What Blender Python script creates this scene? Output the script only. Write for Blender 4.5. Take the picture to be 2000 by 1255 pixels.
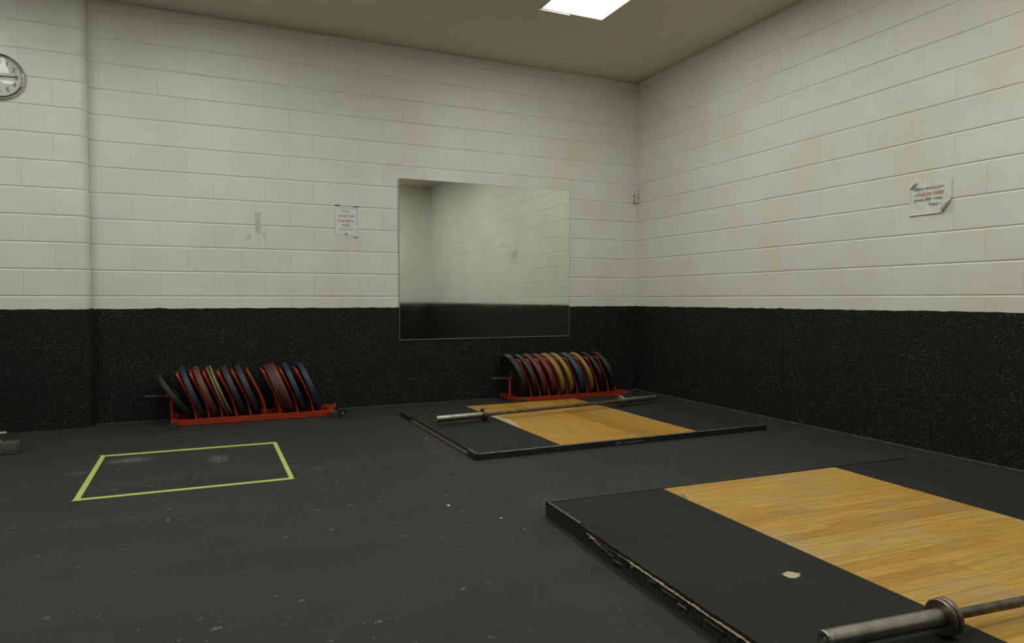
import bpy, bmesh, math, random
from mathutils import Vector, Matrix, Euler
PI = math.pi
R = math.radians
random.seed(7)
scene = bpy.context.scene
for o in list(bpy.data.objects):
    bpy.data.objects.remove(o)
COL = scene.collection

# ------------------------------------------------------------------ camera
cam_d = bpy.data.cameras.new('camera')
cam = bpy.data.objects.new('camera', cam_d)
COL.objects.link(cam)
cam.location = (-4.2778, -6.2163, 0.9929)
cam.rotation_euler = (PI / 2 - 0.03327, 0, -0.42119)
cam_d.sensor_fit = 'HORIZONTAL'
cam_d.sensor_width = 36
cam_d.lens = 1318.54 * 36 / 2000
cam_d.clip_start = 0.05
scene.camera = cam

# ------------------------------------------------------------------ world, view, lights
w = bpy.data.worlds.new('world')
scene.world = w
w.use_nodes = True
w.node_tree.nodes['Background'].inputs[0].default_value = (0.5, 0.52, 0.5, 1)
w.node_tree.nodes['Background'].inputs[1].default_value = 0.02
vs = scene.view_settings
vs.view_transform = 'Standard'
vs.look = 'None'
vs.gamma = 1
vs.use_curve_mapping = False
vs.exposure = 0.0
LAMP_STRENGTH = 11.3
LAMP_COLOR = (0.975, 1.0, 0.93, 1)
# recessed troffers: first in view, third mirrored in the clock glass, the rest added unseen for light
TROFFERS = [(-1.515, -1.86), (-4.25, -1.86), (-6.1, -1.86), (-1.515, -4.3), (-6.1, -4.3), (-3.95, -4.3), (-1.7, -6.3)]

# ------------------------------------------------------------------ room size
CEIL = 3.339
BAND = 0.915
S0 = 1.014
CH = 0.2032
BL = 0.4064
STEPX = -5.12      # corner of the wall step on the left
STEPY = -0.13
ROOM_L = -8.6
ROOM_F = -7.6


# ------------------------------------------------------------------ materials
def new_mat(name):
    m = bpy.data.materials.new(name)
    m.use_nodes = True
    nt = m.node_tree
    return m, nt, nt.nodes['Principled BSDF']


def nd(nt, typ, **kw):
    n = nt.nodes.new(typ)
    for k, v in kw.items():
        if k == 'inp':
            for a, b in v.items():
                n.inputs[a].default_value = b
        else:
            setattr(n, k, v)
    return n


def ln(nt, a, b):
    nt.links.new(a, b)


def ramp(nt, fac, stops):
    r = nt.nodes.new('ShaderNodeValToRGB')
    el = r.color_ramp.elements
    while len(el) < len(stops):
        el.new(0.5)
    for e, (p, c) in zip(el, stops):
        e.position = p
        e.color = c if len(c) == 4 else (*c, 1)
    ln(nt, fac, r.inputs[0])
    return r.outputs[0]


def mixc(nt, fac, a, b, mode='MIX'):
    n = nt.nodes.new('ShaderNodeMix')
    n.data_type = 'RGBA'
    n.blend_type = mode
    for val, idx in ((fac, 0), (a, 6), (b, 7)):
        if isinstance(val, (int, float)):
            n.inputs[idx].default_value = val
        elif isinstance(val, tuple):
            n.inputs[idx].default_value = val if len(val) == 4 else (*val, 1)
        else:
            ln(nt, val, n.inputs[idx])
    return n.outputs[2]


def math_n(nt, op, a, b=None):
    n = nt.nodes.new('ShaderNodeMath')
    n.operation = op
    for i, v in enumerate((a, b)):
        if v is None:
            continue
        if isinstance(v, (int, float)):
            n.inputs[i].default_value = v
        else:
            ln(nt, v, n.inputs[i])
    return n.outputs[0]


def world_pos(nt, scale=(1, 1, 1)):
    g = nt.nodes.new('ShaderNodeNewGeometry')
    mp = nt.nodes.new('ShaderNodeMapping')
    mp.inputs['Scale'].default_value = scale
    ln(nt, g.outputs['Position'], mp.inputs['Vector'])
    return mp.outputs[0]


def noise(nt, vec, scale, detail=4, rough=0.55):
    n = nt.nodes.new('ShaderNodeTexNoise')
    n.inputs['Scale'].default_value = scale
    n.inputs['Detail'].default_value = detail
    n.inputs['Roughness'].default_value = rough
    ln(nt, vec, n.inputs['Vector'])
    return n.outputs['Fac']


def bump(nt, bsdf, height, strength, dist=0.002):
    b = nt.nodes.new('ShaderNodeBump')
    b.inputs['Strength'].default_value = strength
    b.inputs['Distance'].default_value = dist
    ln(nt, height, b.inputs['Height'])
    ln(nt, b.outputs[0], bsdf.inputs['Normal'])


def spot_mask(nt, centre, rad, edge_scale=14, amount=0.5):
    """soft irregular patch of chalk or dirt round a point of the floor"""
    g = nt.nodes.new('ShaderNodeNewGeometry')
    mp = nt.nodes.new('ShaderNodeMapping')
    mp.vector_type = 'POINT'
    mp.inputs['Location'].default_value = tuple(-c / r for c, r in zip(centre, rad))
    mp.inputs['Scale'].default_value = tuple(1 / r for r in rad)
    ln(nt, g.outputs['Position'], mp.inputs['Vector'])
    ln_ = nt.nodes.new('ShaderNodeVectorMath')
    ln_.operation = 'LENGTH'
    ln(nt, mp.outputs[0], ln_.inputs[0])
    near = math_n(nt, 'SUBTRACT', 1.0, ln_.outputs['Value'])
    near = math_n(nt, 'MAXIMUM', near, 0.0)
    n = noise(nt, world_pos(nt), edge_scale * 4, 8, 0.75)
    n = math_n(nt, 'MULTIPLY', math_n(nt, 'MAXIMUM', math_n(nt, 'SUBTRACT', n, 0.47), 0.0), 7.0)
    return math_n(nt, 'MINIMUM', math_n(nt, 'MULTIPLY', math_n(nt, 'MULTIPLY', near, n), amount), 1.0)


def simple(name, col, rough=0.5, metal=0.0, spec=None, var=0.0, vscale=30, bmp=0.0):
    m, nt, b = new_mat(name)
    b.inputs['Base Color'].default_value = (*col, 1)
    b.inputs['Roughness'].default_value = rough
    b.inputs['Metallic'].default_value = metal
    if spec is not None:
        b.inputs['Specular IOR Level'].default_value = spec
    if var or bmp:
        tc = nt.nodes.new('ShaderNodeTexCoord')
        f = noise(nt, tc.outputs['Object'], vscale, 6, 0.65)
        if var:
            c = ramp(nt, f, [(0.3, tuple(x * (1 - var) for x in col)), (0.7, tuple(min(1, x * (1 + var)) for x in col))])
            ln(nt, c, b.inputs['Base Color'])
        if bmp:
            bump(nt, b, f, bmp)
    return m


def make_wall_mat(name, base, per_piece=True):
    m, nt, b = new_mat(name)
    p = world_pos(nt)
    big = noise(nt, p, 1.7, 5, 0.6)
    mid = noise(nt, p, 14, 6, 0.65)
    fine = noise(nt, p, 170, 3, 0.6)
    dirty = tuple(c * k for c, k in zip(base, (0.90, 0.87, 0.80)))
    c = mixc(nt, ramp(nt, big, [(0.42, (0, 0, 0)), (0.72, (0.75, 0.75, 0.75))]), base, dirty)
    c = mixc(nt, ramp(nt, mid, [(0.58, (0, 0, 0)), (0.8, (0.5, 0.5, 0.5))]), c, tuple(x * 0.8 for x in base))
    # small dark scuffs
    v = nt.nodes.new('ShaderNodeTexNoise')
    v.inputs['Scale'].default_value = 26
    v.inputs['Detail'].default_value = 10
    v.inputs['Roughness'].default_value = 0.72
    ln(nt, p, v.inputs['Vector'])
    c = mixc(nt, ramp(nt, v.outputs['Fac'], [(0.70, (0, 0, 0)), (0.74, (0.5, 0.5, 0.5))]), c, (0.16, 0.15, 0.12))
    if per_piece:
        oi = nt.nodes.new('ShaderNodeObjectInfo')
        k = ramp(nt, oi.outputs['Random'], [(0, (0.965, 0.965, 0.965)), (1, (1, 1, 1))])
        c = mixc(nt, 1.0, c, k, 'MULTIPLY')
    ln(nt, c, b.inputs['Base Color'])
    b.inputs['Roughness'].default_value = 0.42
    b.inputs['Specular IOR Level'].default_value = 0.4
    h = math_n(nt, 'ADD', math_n(nt, 'MULTIPLY', fine, 0.35), mid)
    bump(nt, b, h, 0.30, 0.004)
    return m


def make_mat_rubber(name, base, fleck_col, density, bsize=1.0, rough=0.75):
    """crumb rubber with pale flecks"""
    m, nt, b = new_mat(name)
    p = world_pos(nt)
    v = nt.nodes.new('ShaderNodeTexVoronoi')
    v.inputs['Scale'].default_value = 95 / bsize
    ln(nt, p, v.inputs['Vector'])
    sep = nt.nodes.new('ShaderNodeSeparateColor')
    ln(nt, v.outputs['Color'], sep.inputs[0])
    sel = math_n(nt, 'GREATER_THAN', sep.outputs[0], 1 - density)
    rad = math_n(nt, 'ADD', math_n(nt, 'MULTIPLY', sep.outputs[1], 0.22), 0.16)
    near = math_n(nt, 'LESS_THAN', v.outputs['Distance'], rad)
    f = math_n(nt, 'MULTIPLY', sel, near)
    cl = noise(nt, p, 3.5, 4, 0.6)
    f = math_n(nt, 'MULTIPLY', f, ramp(nt, cl, [(0.3, (0.25,) * 3), (0.65, (1,) * 3)]))
    n = noise(nt, p, 60, 5, 0.7)
    c0 = ramp(nt, n, [(0.3, tuple(x * 0.6 for x in base)), (0.75, tuple(x * 1.5 for x in base))])
    c = mixc(nt, f, c0, fleck_col)
    ln(nt, c, b.inputs['Base Color'])
    b.inputs['Roughness'].default_value = rough
    b.inputs['Specular IOR Level'].default_value = 0.25
    bump(nt, b, n, 0.35, 0.003)
    return m


def make_floor_mat():
    m, nt, b = new_mat('floor_rubber')
    base = (0.036, 0.036, 0.0305)
    p = world_pos(nt)
    big = noise(nt, world_pos(nt, (0.8, 2.0, 1)), 1.6, 6, 0.6)
    n = noise(nt, p, 45, 6, 0.7)
    c = ramp(nt, big, [(0.32, tuple(x * 0.74 for x in base)), (0.68, tuple(x * 1.12 for x in base))])
    c = mixc(nt, 0.35, c, ramp(nt, n, [(0.3, tuple(x * 0.7 for x in base)), (0.7, tuple(x * 1.3 for x in base))]))
    # dull dark scrapes
    sc = noise(nt, world_pos(nt, (1.0, 4.0, 1)), 7, 9, 0.72)
    c = mixc(nt, ramp(nt, sc, [(0.55, (0, 0, 0)), (0.70, (0.6,) * 3)]), c, (0.016, 0.016, 0.013))
    # pale chips and scuffs, clustered
    cl = noise(nt, p, 2.3, 3, 0.5)
    thr = ramp(nt, cl, [(0.36, (0.15,) * 3), (0.58, (1, 1, 1))])
    for vs_, dens, rad, col, brk in ((6.5, 0.42, 0.10, (0.20, 0.197, 0.17), 75), (13.0, 0.34, 0.11, (0.17, 0.165, 0.137), 110), (27.0, 0.16, 0.17, (0.22, 0.20, 0.14), 140)):
        wob = nt.nodes.new('ShaderNodeTexNoise')
        wob.inputs['Scale'].default_value = vs_ * 7
        wob.inputs['Detail'].default_value = 5
        ln(nt, p, wob.inputs['Vector'])
        off = nt.nodes.new('ShaderNodeVectorMath')
        off.operation = 'MULTIPLY_ADD'
        ln(nt, wob.outputs['Color'], off.inputs[0])
        off.inputs[1].default_value = (0.30 / vs_, 0.30 / vs_, 0)
        ln(nt, p, off.inputs[2])
        v = nt.nodes.new('ShaderNodeTexVoronoi')
        v.voronoi_dimensions = '2D'
        v.inputs['Scale'].default_value = vs_
        ln(nt, off.outputs[0], v.inputs['Vector'])
        sep = nt.nodes.new('ShaderNodeSeparateColor')
        ln(nt, v.outputs['Color'], sep.inputs[0])
        sel = math_n(nt, 'LESS_THAN', sep.outputs[0], dens)
        near = math_n(nt, 'LESS_THAN', v.outputs['Distance'], math_n(nt, 'MULTIPLY', sep.outputs[1], rad))
        br = ramp(nt, noise(nt, p, brk, 4, 0.6), [(0.47, (0, 0, 0)), (0.58, (1, 1, 1))])
        f = math_n(nt, 'MULTIPLY', math_n(nt, 'MULTIPLY', sel, near), math_n(nt, 'MULTIPLY', br, thr))
        c = mixc(nt, f, c, col)
    # chalk left on the floor inside the taped rectangle and round about
    for ctr, rad, am in (((-4.74, -1.48, 0), (0.17, 0.10, 1), 1.5), ((-4.24, -1.66, 0), (0.08, 0.14, 1), 1.2),
                         ((-4.98, -1.72, 0), (0.07, 0.06, 1), 0.9), ((-2.75, -3.35, 0), (0.18, 0.3, 1), 0.35)):
        c = mixc(nt, spot_mask(nt, ctr, rad, 12, am), c, (0.26, 0.265, 0.25))
    ln(nt, c, b.inputs['Base Color'])
    b.inputs['Roughness'].default_value = 0.68
    b.inputs['Specular IOR Level'].default_value = 0.22
    bump(nt, b, n, 0.25, 0.003)
    return m


def make_rubber_top(name, base):
    m, nt, b = new_mat(name)
    p = world_pos(nt)
    big = noise(nt, p, 2.6, 5, 0.6)
    n = noise(nt, p, 55, 6, 0.7)
    c = ramp(nt, big, [(0.3, tuple(x * 0.78 for x in base)), (0.7, tuple(x * 1.15 for x in base))])
    c = mixc(nt, 0.3, c, ramp(nt, n, [(0.3, tuple(x * 0.6 for x in base)), (0.7, tuple(x * 1.4 for x in base))]))
    ch = noise(nt, p, 30, 9, 0.7)
    c = mixc(nt, ramp(nt, ch, [(0.735, (0, 0, 0)), (0.78, (0.5,) * 3)]), c, (0.22, 0.21, 0.17))
    ln(nt, c, b.inputs['Base Color'])
    b.inputs['Roughness'].default_value = 0.7
    b.inputs['Specular IOR Level'].default_value = 0.15
    bump(nt, b, n, 0.2, 0.002)
    return m


def make_wood(name, light, dark, along, rough=0.42, scuff=None):
    """boards: grain runs along the given axis of the board"""
    m, nt, b = new_mat(name)
    tc = nt.nodes.new('ShaderNodeTexCoord')
    oi = nt.nodes.new('ShaderNodeObjectInfo')
    off = nt.nodes.new('ShaderNodeCombineXYZ')
    ln(nt, math_n(nt, 'MULTIPLY', oi.outputs['Random'], 37.0), off.inputs[0])
    ln(nt, math_n(nt, 'MULTIPLY', oi.outputs['Random'], 91.0), off.inputs[1])
    add = nt.nodes.new('ShaderNodeVectorMath')
    ln(nt, tc.outputs['Object'], add.inputs[0])
    ln(nt, off.outputs[0], add.inputs[1])
    mp = nt.nodes.new('ShaderNodeMapping')
    mp.inputs['Scale'].default_value = (1.4, 16, 1) if along == 'X' else (16, 1.4, 1)
    ln(nt, add.outputs[0], mp.inputs['Vector'])
    g = noise(nt, mp.outputs[0], 3.0, 7, 0.62)
    mp2 = nt.nodes.new('ShaderNodeMapping')
    mp2.inputs['Scale'].default_value = (2.0, 70, 1) if along == 'X' else (70, 2.0, 1)
    ln(nt, add.outputs[0], mp2.inputs['Vector'])
    g2 = noise(nt, mp2.outputs[0], 3.0, 4, 0.6)
    f = math_n(nt, 'ADD', math_n(nt, 'MULTIPLY', g, 0.7), math_n(nt, 'MULTIPLY', g2, 0.3))
    c = ramp(nt, f, [(0.34, dark), (0.5, tuple((a + d) / 2 for a, d in zip(light, dark))), (0.62, light)])
    tone = ramp(nt, oi.outputs['Random'], [(0, (0.80, 0.74, 0.66)), (0.3, (1, 0.97, 0.92)), (0.7, (1, 1, 1)), (1, (0.90, 0.93, 0.98))])
    c = mixc(nt, 1.0, c, tone, 'MULTIPLY')
    # dark grain flecks
    fl = noise(nt, mp2.outputs[0], 1.6, 8, 0.7)
    c = mixc(nt, ramp(nt, fl, [(0.69, (0, 0, 0)), (0.76, (0.55,) * 3)]), c, tuple(x * 0.35 for x in dark))
    # grey foot wear
    wp = world_pos(nt)
    wr = noise(nt, wp, 2.2, 6, 0.62)
    c = mixc(nt, ramp(nt, wr, [(0.50, (0, 0, 0)), (0.74, (0.42,) * 3)]), c, (0.36, 0.30, 0.20))
    if scuff:
        for ctr, rad, am, col in scuff:
            c = mixc(nt, spot_mask(nt, ctr, rad, 10, am), c, col)
    ln(nt, c, b.inputs['Base Color'])
    b.inputs['Roughness'].default_value = rough
    b.inputs['Specular IOR Level'].default_value = 0.3
    bump(nt, b, g2, 0.12, 0.001)
    return m


def make_ply_edge(name):
    m, nt, b = new_mat(name)
    p = world_pos(nt, (1, 1, 1))
    n = noise(nt, world_pos(nt, (3, 3, 60)), 3.0, 6, 0.7)
    c = ramp(nt, n, [(0.3, (0.10, 0.085, 0.05)), (0.55, (0.24, 0.205, 0.13)), (0.75, (0.36, 0.31, 0.20))])
    ln(nt, c, b.inputs['Base Color'])
    b.inputs['Roughness'].default_value = 0.8
    bump(nt, b, noise(nt, p, 90, 5, 0.7), 0.6, 0.004)
    return m


def make_steel(name, col, rough, grime=0.5):
    m, nt, b = new_mat(name)
    tc = nt.nodes.new('ShaderNodeTexCoord')
    n = noise(nt, tc.outputs['Object'], 22, 7, 0.7)
    c = ramp(nt, n, [(0.3, tuple(x * (1 - grime) for x in col)), (0.62, col)])
    ln(nt, c, b.inputs['Base Color'])
    b.inputs['Metallic'].default_value = 1
    r = ramp(nt, n, [(0.3, (min(1, rough * 1.6),) * 3), (0.7, (rough,) * 3)])
    ln(nt, r, b.inputs['Roughness'])
    return m


M = {}
M['wall'] = make_wall_mat('painted_block', (0.77, 0.775, 0.715))
M['wall_plain'] = make_wall_mat('painted_wall', (0.77, 0.775, 0.715), False)
M['mortar'] = simple('painted_mortar', (0.74, 0.745, 0.685), 0.5, var=0.05)
M['ceiling'] = simple('ceiling_paint', (0.72, 0.68, 0.575), 0.9, var=0.03, vscale=2)
M['floor'] = make_floor_mat()
M['wall_mat'] = make_mat_rubber('flecked_wall_rubber', (0.0085, 0.0087, 0.0075), (0.20, 0.20, 0.17), 0.30, 0.72)
M['rubber_top'] = make_rubber_top('platform_rubber', (0.026, 0.0262, 0.0228))
M['rubber_top2'] = make_rubber_top('platform_rubber_near', (0.0235, 0.0237, 0.0195))
M['rubber_edge'] = simple('rubber_edge', (0.018, 0.018, 0.015), 0.85, var=0.4, vscale=60, bmp=0.8)
M['ply'] = make_ply_edge('plywood_edge')
M['ply_dark'] = simple('grimy_plywood', (0.075, 0.066, 0.045), 0.85, var=0.5, vscale=50, bmp=0.6)
M['ply_pale'] = simple('bare_wood', (0.52, 0.42, 0.27), 0.8, var=0.3, vscale=70, bmp=0.6)
M['ply_worn'] = simple('worn_bare_wood', (0.50, 0.43, 0.30), 0.75, var=0.25, vscale=45, bmp=0.5)
M['frame_black'] = simple('black_steel', (0.016, 0.016, 0.0145), 0.5, var=0.4, vscale=25)
M['frame_worn'] = simple('worn_steel_edge', (0.22, 0.22, 0.205), 0.42, 0.5, var=0.7, vscale=30)
GREY = (0.36, 0.32, 0.235)
M['maple'] = make_wood('maple_strip', (0.63, 0.385, 0.082), (0.40, 0.21, 0.032), 'X', 0.40,
                       [((-2.30, -4.35, 0.07), (0.16, 0.28, 1), 1.1, (0.42, 0.38, 0.30)),
                        ((-2.10, -4.47, 0.07), (0.22, 0.035, 1), 1.3, GREY),
                        ((-1.25, -4.47, 0.07), (0.16, 0.03, 1), 1.2, (0.50, 0.47, 0.38)),
                        ((-1.17, -4.54, 0.07), (0.12, 0.025, 1), 1.2, (0.50, 0.47, 0.38)),
                        ((-2.10, -4.82, 0.07), (0.4, 0.03, 1), 0.7, GREY)])
M['ply_top'] = make_wood('plywood_top', (0.55, 0.31, 0.045), (0.39, 0.195, 0.02), 'Y', 0.5,
                         [((-1.55, -2.2, 0.04), (0.45, 0.13, 1), 0.7, (0.12, 0.10, 0.05)),
                          ((-1.9, -1.75, 0.04), (0.3, 0.4, 1), 0.35, (0.5, 0.42, 0.27))])
M['red'] = simple('red_paint', (0.35, 0.032, 0.007), 0.42, var=0.25, vscale=18)
M['grip'] = simple('black_grip', (0.018, 0.018, 0.018), 0.7)
M['cap'] = simple('rubber_cap', (0.028, 0.027, 0.026), 0.7, var=0.3)
M['wheel'] = simple('wheel_rubber', (0.012, 0.012, 0.012), 0.55)
M['bolt'] = make_steel('bolt_steel', (0.55, 0.55, 0.52), 0.35, 0.3)
M['p_black'] = simple('plate_black', (0.013, 0.0133, 0.0125), 0.55, var=0.35, vscale=14)
M['p_grey'] = simple('plate_grey', (0.021, 0.022, 0.0215), 0.55, var=0.3, vscale=14)
M['p_blue'] = simple('plate_blue', (0.014, 0.026, 0.045), 0.55, var=0.3, vscale=14)
M['p_blue2'] = simple('plate_bright_blue', (0.016, 0.048, 0.085), 0.5, var=0.25, vscale=14)
M['p_red'] = simple('plate_red', (0.115, 0.028, 0.023), 0.55, var=0.35, vscale=12)
M['p_yellow'] = simple('plate_yellow', (0.27, 0.19, 0.034), 0.55, var=0.25, vscale=12)
M['hub'] = make_steel('hub_steel', (0.30, 0.29, 0.27), 0.45, 0.5)
M['sleeve'] = make_steel('sleeve_steel', (0.46, 0.45, 0.39), 0.27, 0.5)
M['shaft'] = make_steel('shaft_steel', (0.20, 0.18, 0.14), 0.45, 0.5)
M['collar'] = make_steel('collar_steel', (0.36, 0.31, 0.24), 0.30, 0.6)
M['tape_green'] = simple('green_tape', (0.46, 0.56, 0.13), 0.65, var=0.06, vscale=40)
M['tape_black'] = simple('black_tape', (0.03, 0.03, 0.025), 0.6)
M['paper'] = simple('paper', (0.74, 0.76, 0.74), 0.35, var=0.03, vscale=9)
M['paper2'] = simple('paper_crumpled', (0.72, 0.725, 0.66), 0.5, var=0.05, vscale=14)
M['ink'] = simple('black_ink', (0.05, 0.05, 0.045), 0.7)
M['ink_grey'] = simple('grey_ink', (0.12, 0.12, 0.11), 0.7)
M['ink_red'] = simple('red_ink', (0.42, 0.05, 0.045), 0.7)
M['ink_red_faded'] = simple('faded_red_ink', (0.60, 0.17, 0.13), 0.7)
M['residue'] = simple('tape_residue', (0.56, 0.555, 0.49), 0.7, var=0.25, vscale=60)
M['residue_brown'] = simple('tape_residue_brown', (0.64, 0.62, 0.49), 0.7, var=0.2, vscale=60)
M['mark'] = simple('dark_smear', (0.06, 0.06, 0.05), 0.8, var=0.4, vscale=60)
M['white'] = simple('white_metal', (0.75, 0.75, 0.69), 0.4)
M['chrome'] = make_steel('clock_rim_steel', (0.70, 0.69, 0.64), 0.16, 0.15)
M['dial'] = simple('clock_dial', (0.66, 0.66, 0.61), 0.6)
M['beam'] = simple('grey_steel_beam', (0.095, 0.096, 0.078), 0.5, 0.2, var=0.2)
M['beam_edge'] = simple('grey_steel_cap', (0.10, 0.10, 0.085), 0.4, 0.3)
M['dust'] = simple('dust_line', (0.10, 0.10, 0.088), 0.9, var=0.5, vscale=18)
M['chip'] = simple('chalk_crumb', (0.55, 0.52, 0.36), 0.8)
M['print'] = simple('faded_print', (0.20, 0.20, 0.18), 0.8)

m, nt, b = new_mat('mirror_glass')
b.inputs['Base Color'].default_value = (0.83, 0.85, 0.80, 1)
b.inputs['Metallic'].default_value = 1
ln(nt, ramp(nt, noise(nt, world_pos(nt), 2.2, 4, 0.6), [(0.3, (0.02,) * 3), (0.75, (0.07,) * 3)]), b.inputs['Roughness'])
M['mirror'] = m
M['mirror_edge'] = simple('mirror_edge', (0.42, 0.43, 0.40), 0.3, 0.4)

m, nt, b = new_mat('clock_glass')
nt.nodes.remove(b)
tr = nt.nodes.new('ShaderNodeBsdfTransparent')
gl = nt.nodes.new('ShaderNodeBsdfGlossy')
gl.inputs['Roughness'].default_value = 0.02
mx = nt.nodes.new('ShaderNodeMixShader')
mx.inputs[0].default_value = 0.03
ln(nt, tr.outputs[0], mx.inputs[1])
ln(nt, gl.outputs[0], mx.inputs[2])
ln(nt, mx.outputs[0], nt.nodes['Material Output'].inputs[0])
M['glass'] = m

m, nt, b = new_mat('lamp_diffuser')
b.inputs['Base Color'].default_value = (0.8, 0.8, 0.75, 1)
b.inputs['Emission Color'].default_value = LAMP_COLOR
b.inputs['Emission Strength'].default_value = LAMP_STRENGTH
M['lamp'] = m


# ------------------------------------------------------------------ mesh helpers
def link(o, parent=None):
    COL.objects.link(o)
    if parent is not None:
        o.parent = parent
    return o


def tag(o, label, cat, group=None, kind=None):
    if label:
        o['label'] = label
    if cat:
        o['category'] = cat
    if group:
        o['group'] = group
    if kind:
        o['kind'] = kind
    return o


def thing(name, label, cat, loc=(0, 0, 0), rz=0, group=None):
    o = bpy.data.objects.new(name, None)
    o.empty_display_size = 0.1
    link(o)
    o.location = loc
    o.rotation_euler = (0, 0, rz)
    return tag(o, label, cat, group)


def finish(bm, name, mat, parent=None, smooth=None, loc=None, rot=None):
    bmesh.ops.recalc_face_normals(bm, faces=bm.faces[:])
    me = bpy.data.meshes.new(name)
    bm.to_mesh(me)
    bm.free()
    mats = mat if isinstance(mat, (list, tuple)) else [mat]
    for k in mats:
        me.materials.append(M[k] if isinstance(k, str) else k)
    if smooth is not None:
        me.shade_smooth()
        me.set_sharp_from_angle(angle=R(smooth))
    o = bpy.data.objects.new(name, me)
    link(o, parent)
    if loc is not None:
        o.location = loc
    if rot is not None:
        o.rotation_euler = rot
    return o


def share(o, parent, loc=None, rot=None):
    c = o.copy()
    COL.objects.link(c)
    c.parent = parent
    if loc is not None:
        c.location = loc
    if rot is not None:
        c.rotation_euler = rot
    return c


def bm_box(bm, lo, hi, bev=0.0, seg=1):
    r = bmesh.ops.create_cube(bm, size=1)
    vs_ = r['verts']
    for v in vs_:
        v.co = Vector([lo[i] + (v.co[i] + 0.5) * (hi[i] - lo[i]) for i in range(3)])
    if bev:
        ed = set()
        for v in vs_:
            for e in v.link_edges:
                ed.add(e)
        bmesh.ops.bevel(bm, geom=list(ed), offset=bev, segments=seg, affect='EDGES', profile=0.5)


def box(name, lo, hi, mat, parent=None, bev=0.0, seg=1):
    bm = bmesh.new()
    bm_box(bm, lo, hi, bev, seg)
    return finish(bm, name, mat, parent, 40 if bev else None)


def bm_tube(bm, pts, r, n=12, caps=True, radii=None):
    pts = [Vector(p) for p in pts]
    rings = []
    t0 = (pts[1] - pts[0]).normalized()
    up = Vector((0, 0, 1)) if abs(t0.z) < 0.9 else Vector((1, 0, 0))
    nrm = t0.cross(up).normalized()
    for i, p in enumerate(pts):
        if i == 0:
            t = pts[1] - pts[0]
        elif i == len(pts) - 1:
            t = pts[-1] - pts[-2]
        else:
            t = (pts[i + 1] - pts[i]).normalized() + (pts[i] - pts[i - 1]).normalized()
        t.normalize()
        nrm = (nrm - t * nrm.dot(t)).normalized()
        bn = t.cross(nrm)
        rr = radii[i] if radii else r
        rings.append([bm.verts.new(p + (nrm * math.cos(2 * PI * k / n) + bn * math.sin(2 * PI * k / n)) * rr) for k in range(n)])
    for a, c in zip(rings, rings[1:]):
        for k in range(n):
            bm.faces.new((a[k], a[(k + 1) % n], c[(k + 1) % n], c[k]))
    if caps:
        bm.faces.new(rings[0][::-1])
        bm.faces.new(rings[-1])


def tube(name, pts, r, mat, parent=None, n=12, radii=None):
    bm = bmesh.new()
    bm_tube(bm, pts, r, n, True, radii)
    return finish(bm, name, mat, parent, 50)


def round_path(pts, rad, seg=5):
    """polyline with rounded corners"""
    pts = [Vector(p) for p in pts]
    out = [pts[0]]
    for i in range(1, len(pts) - 1):
        a, p, c = pts[i - 1], pts[i], pts[i + 1]
        d1, d2 = (a - p), (c - p)
        rr = min(rad, d1.length * 0.45, d2.length * 0.45)
        s, e = p + d1.normalized() * rr, p + d2.normalized() * rr
        for k in range(seg + 1):
            t = k / seg
            out.append((1 - t) ** 2 * s + 2 * t * (1 - t) * p + t * t * e)
    out.append(pts[-1])
    return out


def bm_lathe(bm, prof, n=40, axis='X', closed=False, matid=None):
    """profile of (r, h) turned round the axis; r = 0 makes a pole"""
    rings = []
    for r, h in prof:
        if r < 1e-6:
            rings.append([bm.verts.new((h, 0, 0))])
        else:
            rings.append([bm.verts.new((h, r * math.cos(2 * PI * k / n), r * math.sin(2 * PI * k / n))) for k in range(n)])
    pairs = list(zip(rings, rings[1:]))
    if closed:
        pairs.append((rings[-1], rings[0]))
    for a, c in pairs:
        if len(a) == 1 and len(c) == 1:
            continue
        for k in range(n):
            k2 = (k + 1) % n
            if len(a) == 1:
                bm.faces.new((a[0], c[k2], c[k]))
            elif len(c) == 1:
                bm.faces.new((a[k], a[k2], c[0]))
            else:
                bm.faces.new((a[k], a[k2], c[k2], c[k]))
    if axis == 'Y':
        bmesh.ops.rotate(bm, verts=bm.verts[:], cent=(0, 0, 0), matrix=Matrix.Rotation(PI / 2, 3, 'Z'))
    elif axis == 'Z':
        bmesh.ops.rotate(bm, verts=bm.verts[:], cent=(0, 0, 0), matrix=Matrix.Rotation(-PI / 2, 3, 'Y'))


def lathe(name, prof, mat, parent=None, n=40, axis='X', closed=False, smooth=35, loc=None, rot=None):
    bm = bmesh.new()
    bm_lathe(bm, prof, n, axis, closed)
    return finish(bm, name, mat, parent, smooth, loc, rot)


def poly_prism(name, pts, z0, z1, mat, parent=None, bev=0.0):
    """flat outline in XY given thickness"""
    bm = bmesh.new()
    lo = [bm.verts.new((x, y, z0)) for x, y in pts]
    hi = [bm.verts.new((x, y, z1)) for x, y in pts]
    n = len(pts)
    bm.faces.new(lo[::-1])
    bm.faces.new(hi)
    for k in range(n):
        bm.faces.new((lo[k], lo[(k + 1) % n], hi[(k + 1) % n], hi[k]))
    return finish(bm, name, mat, parent)


DG = None


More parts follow.
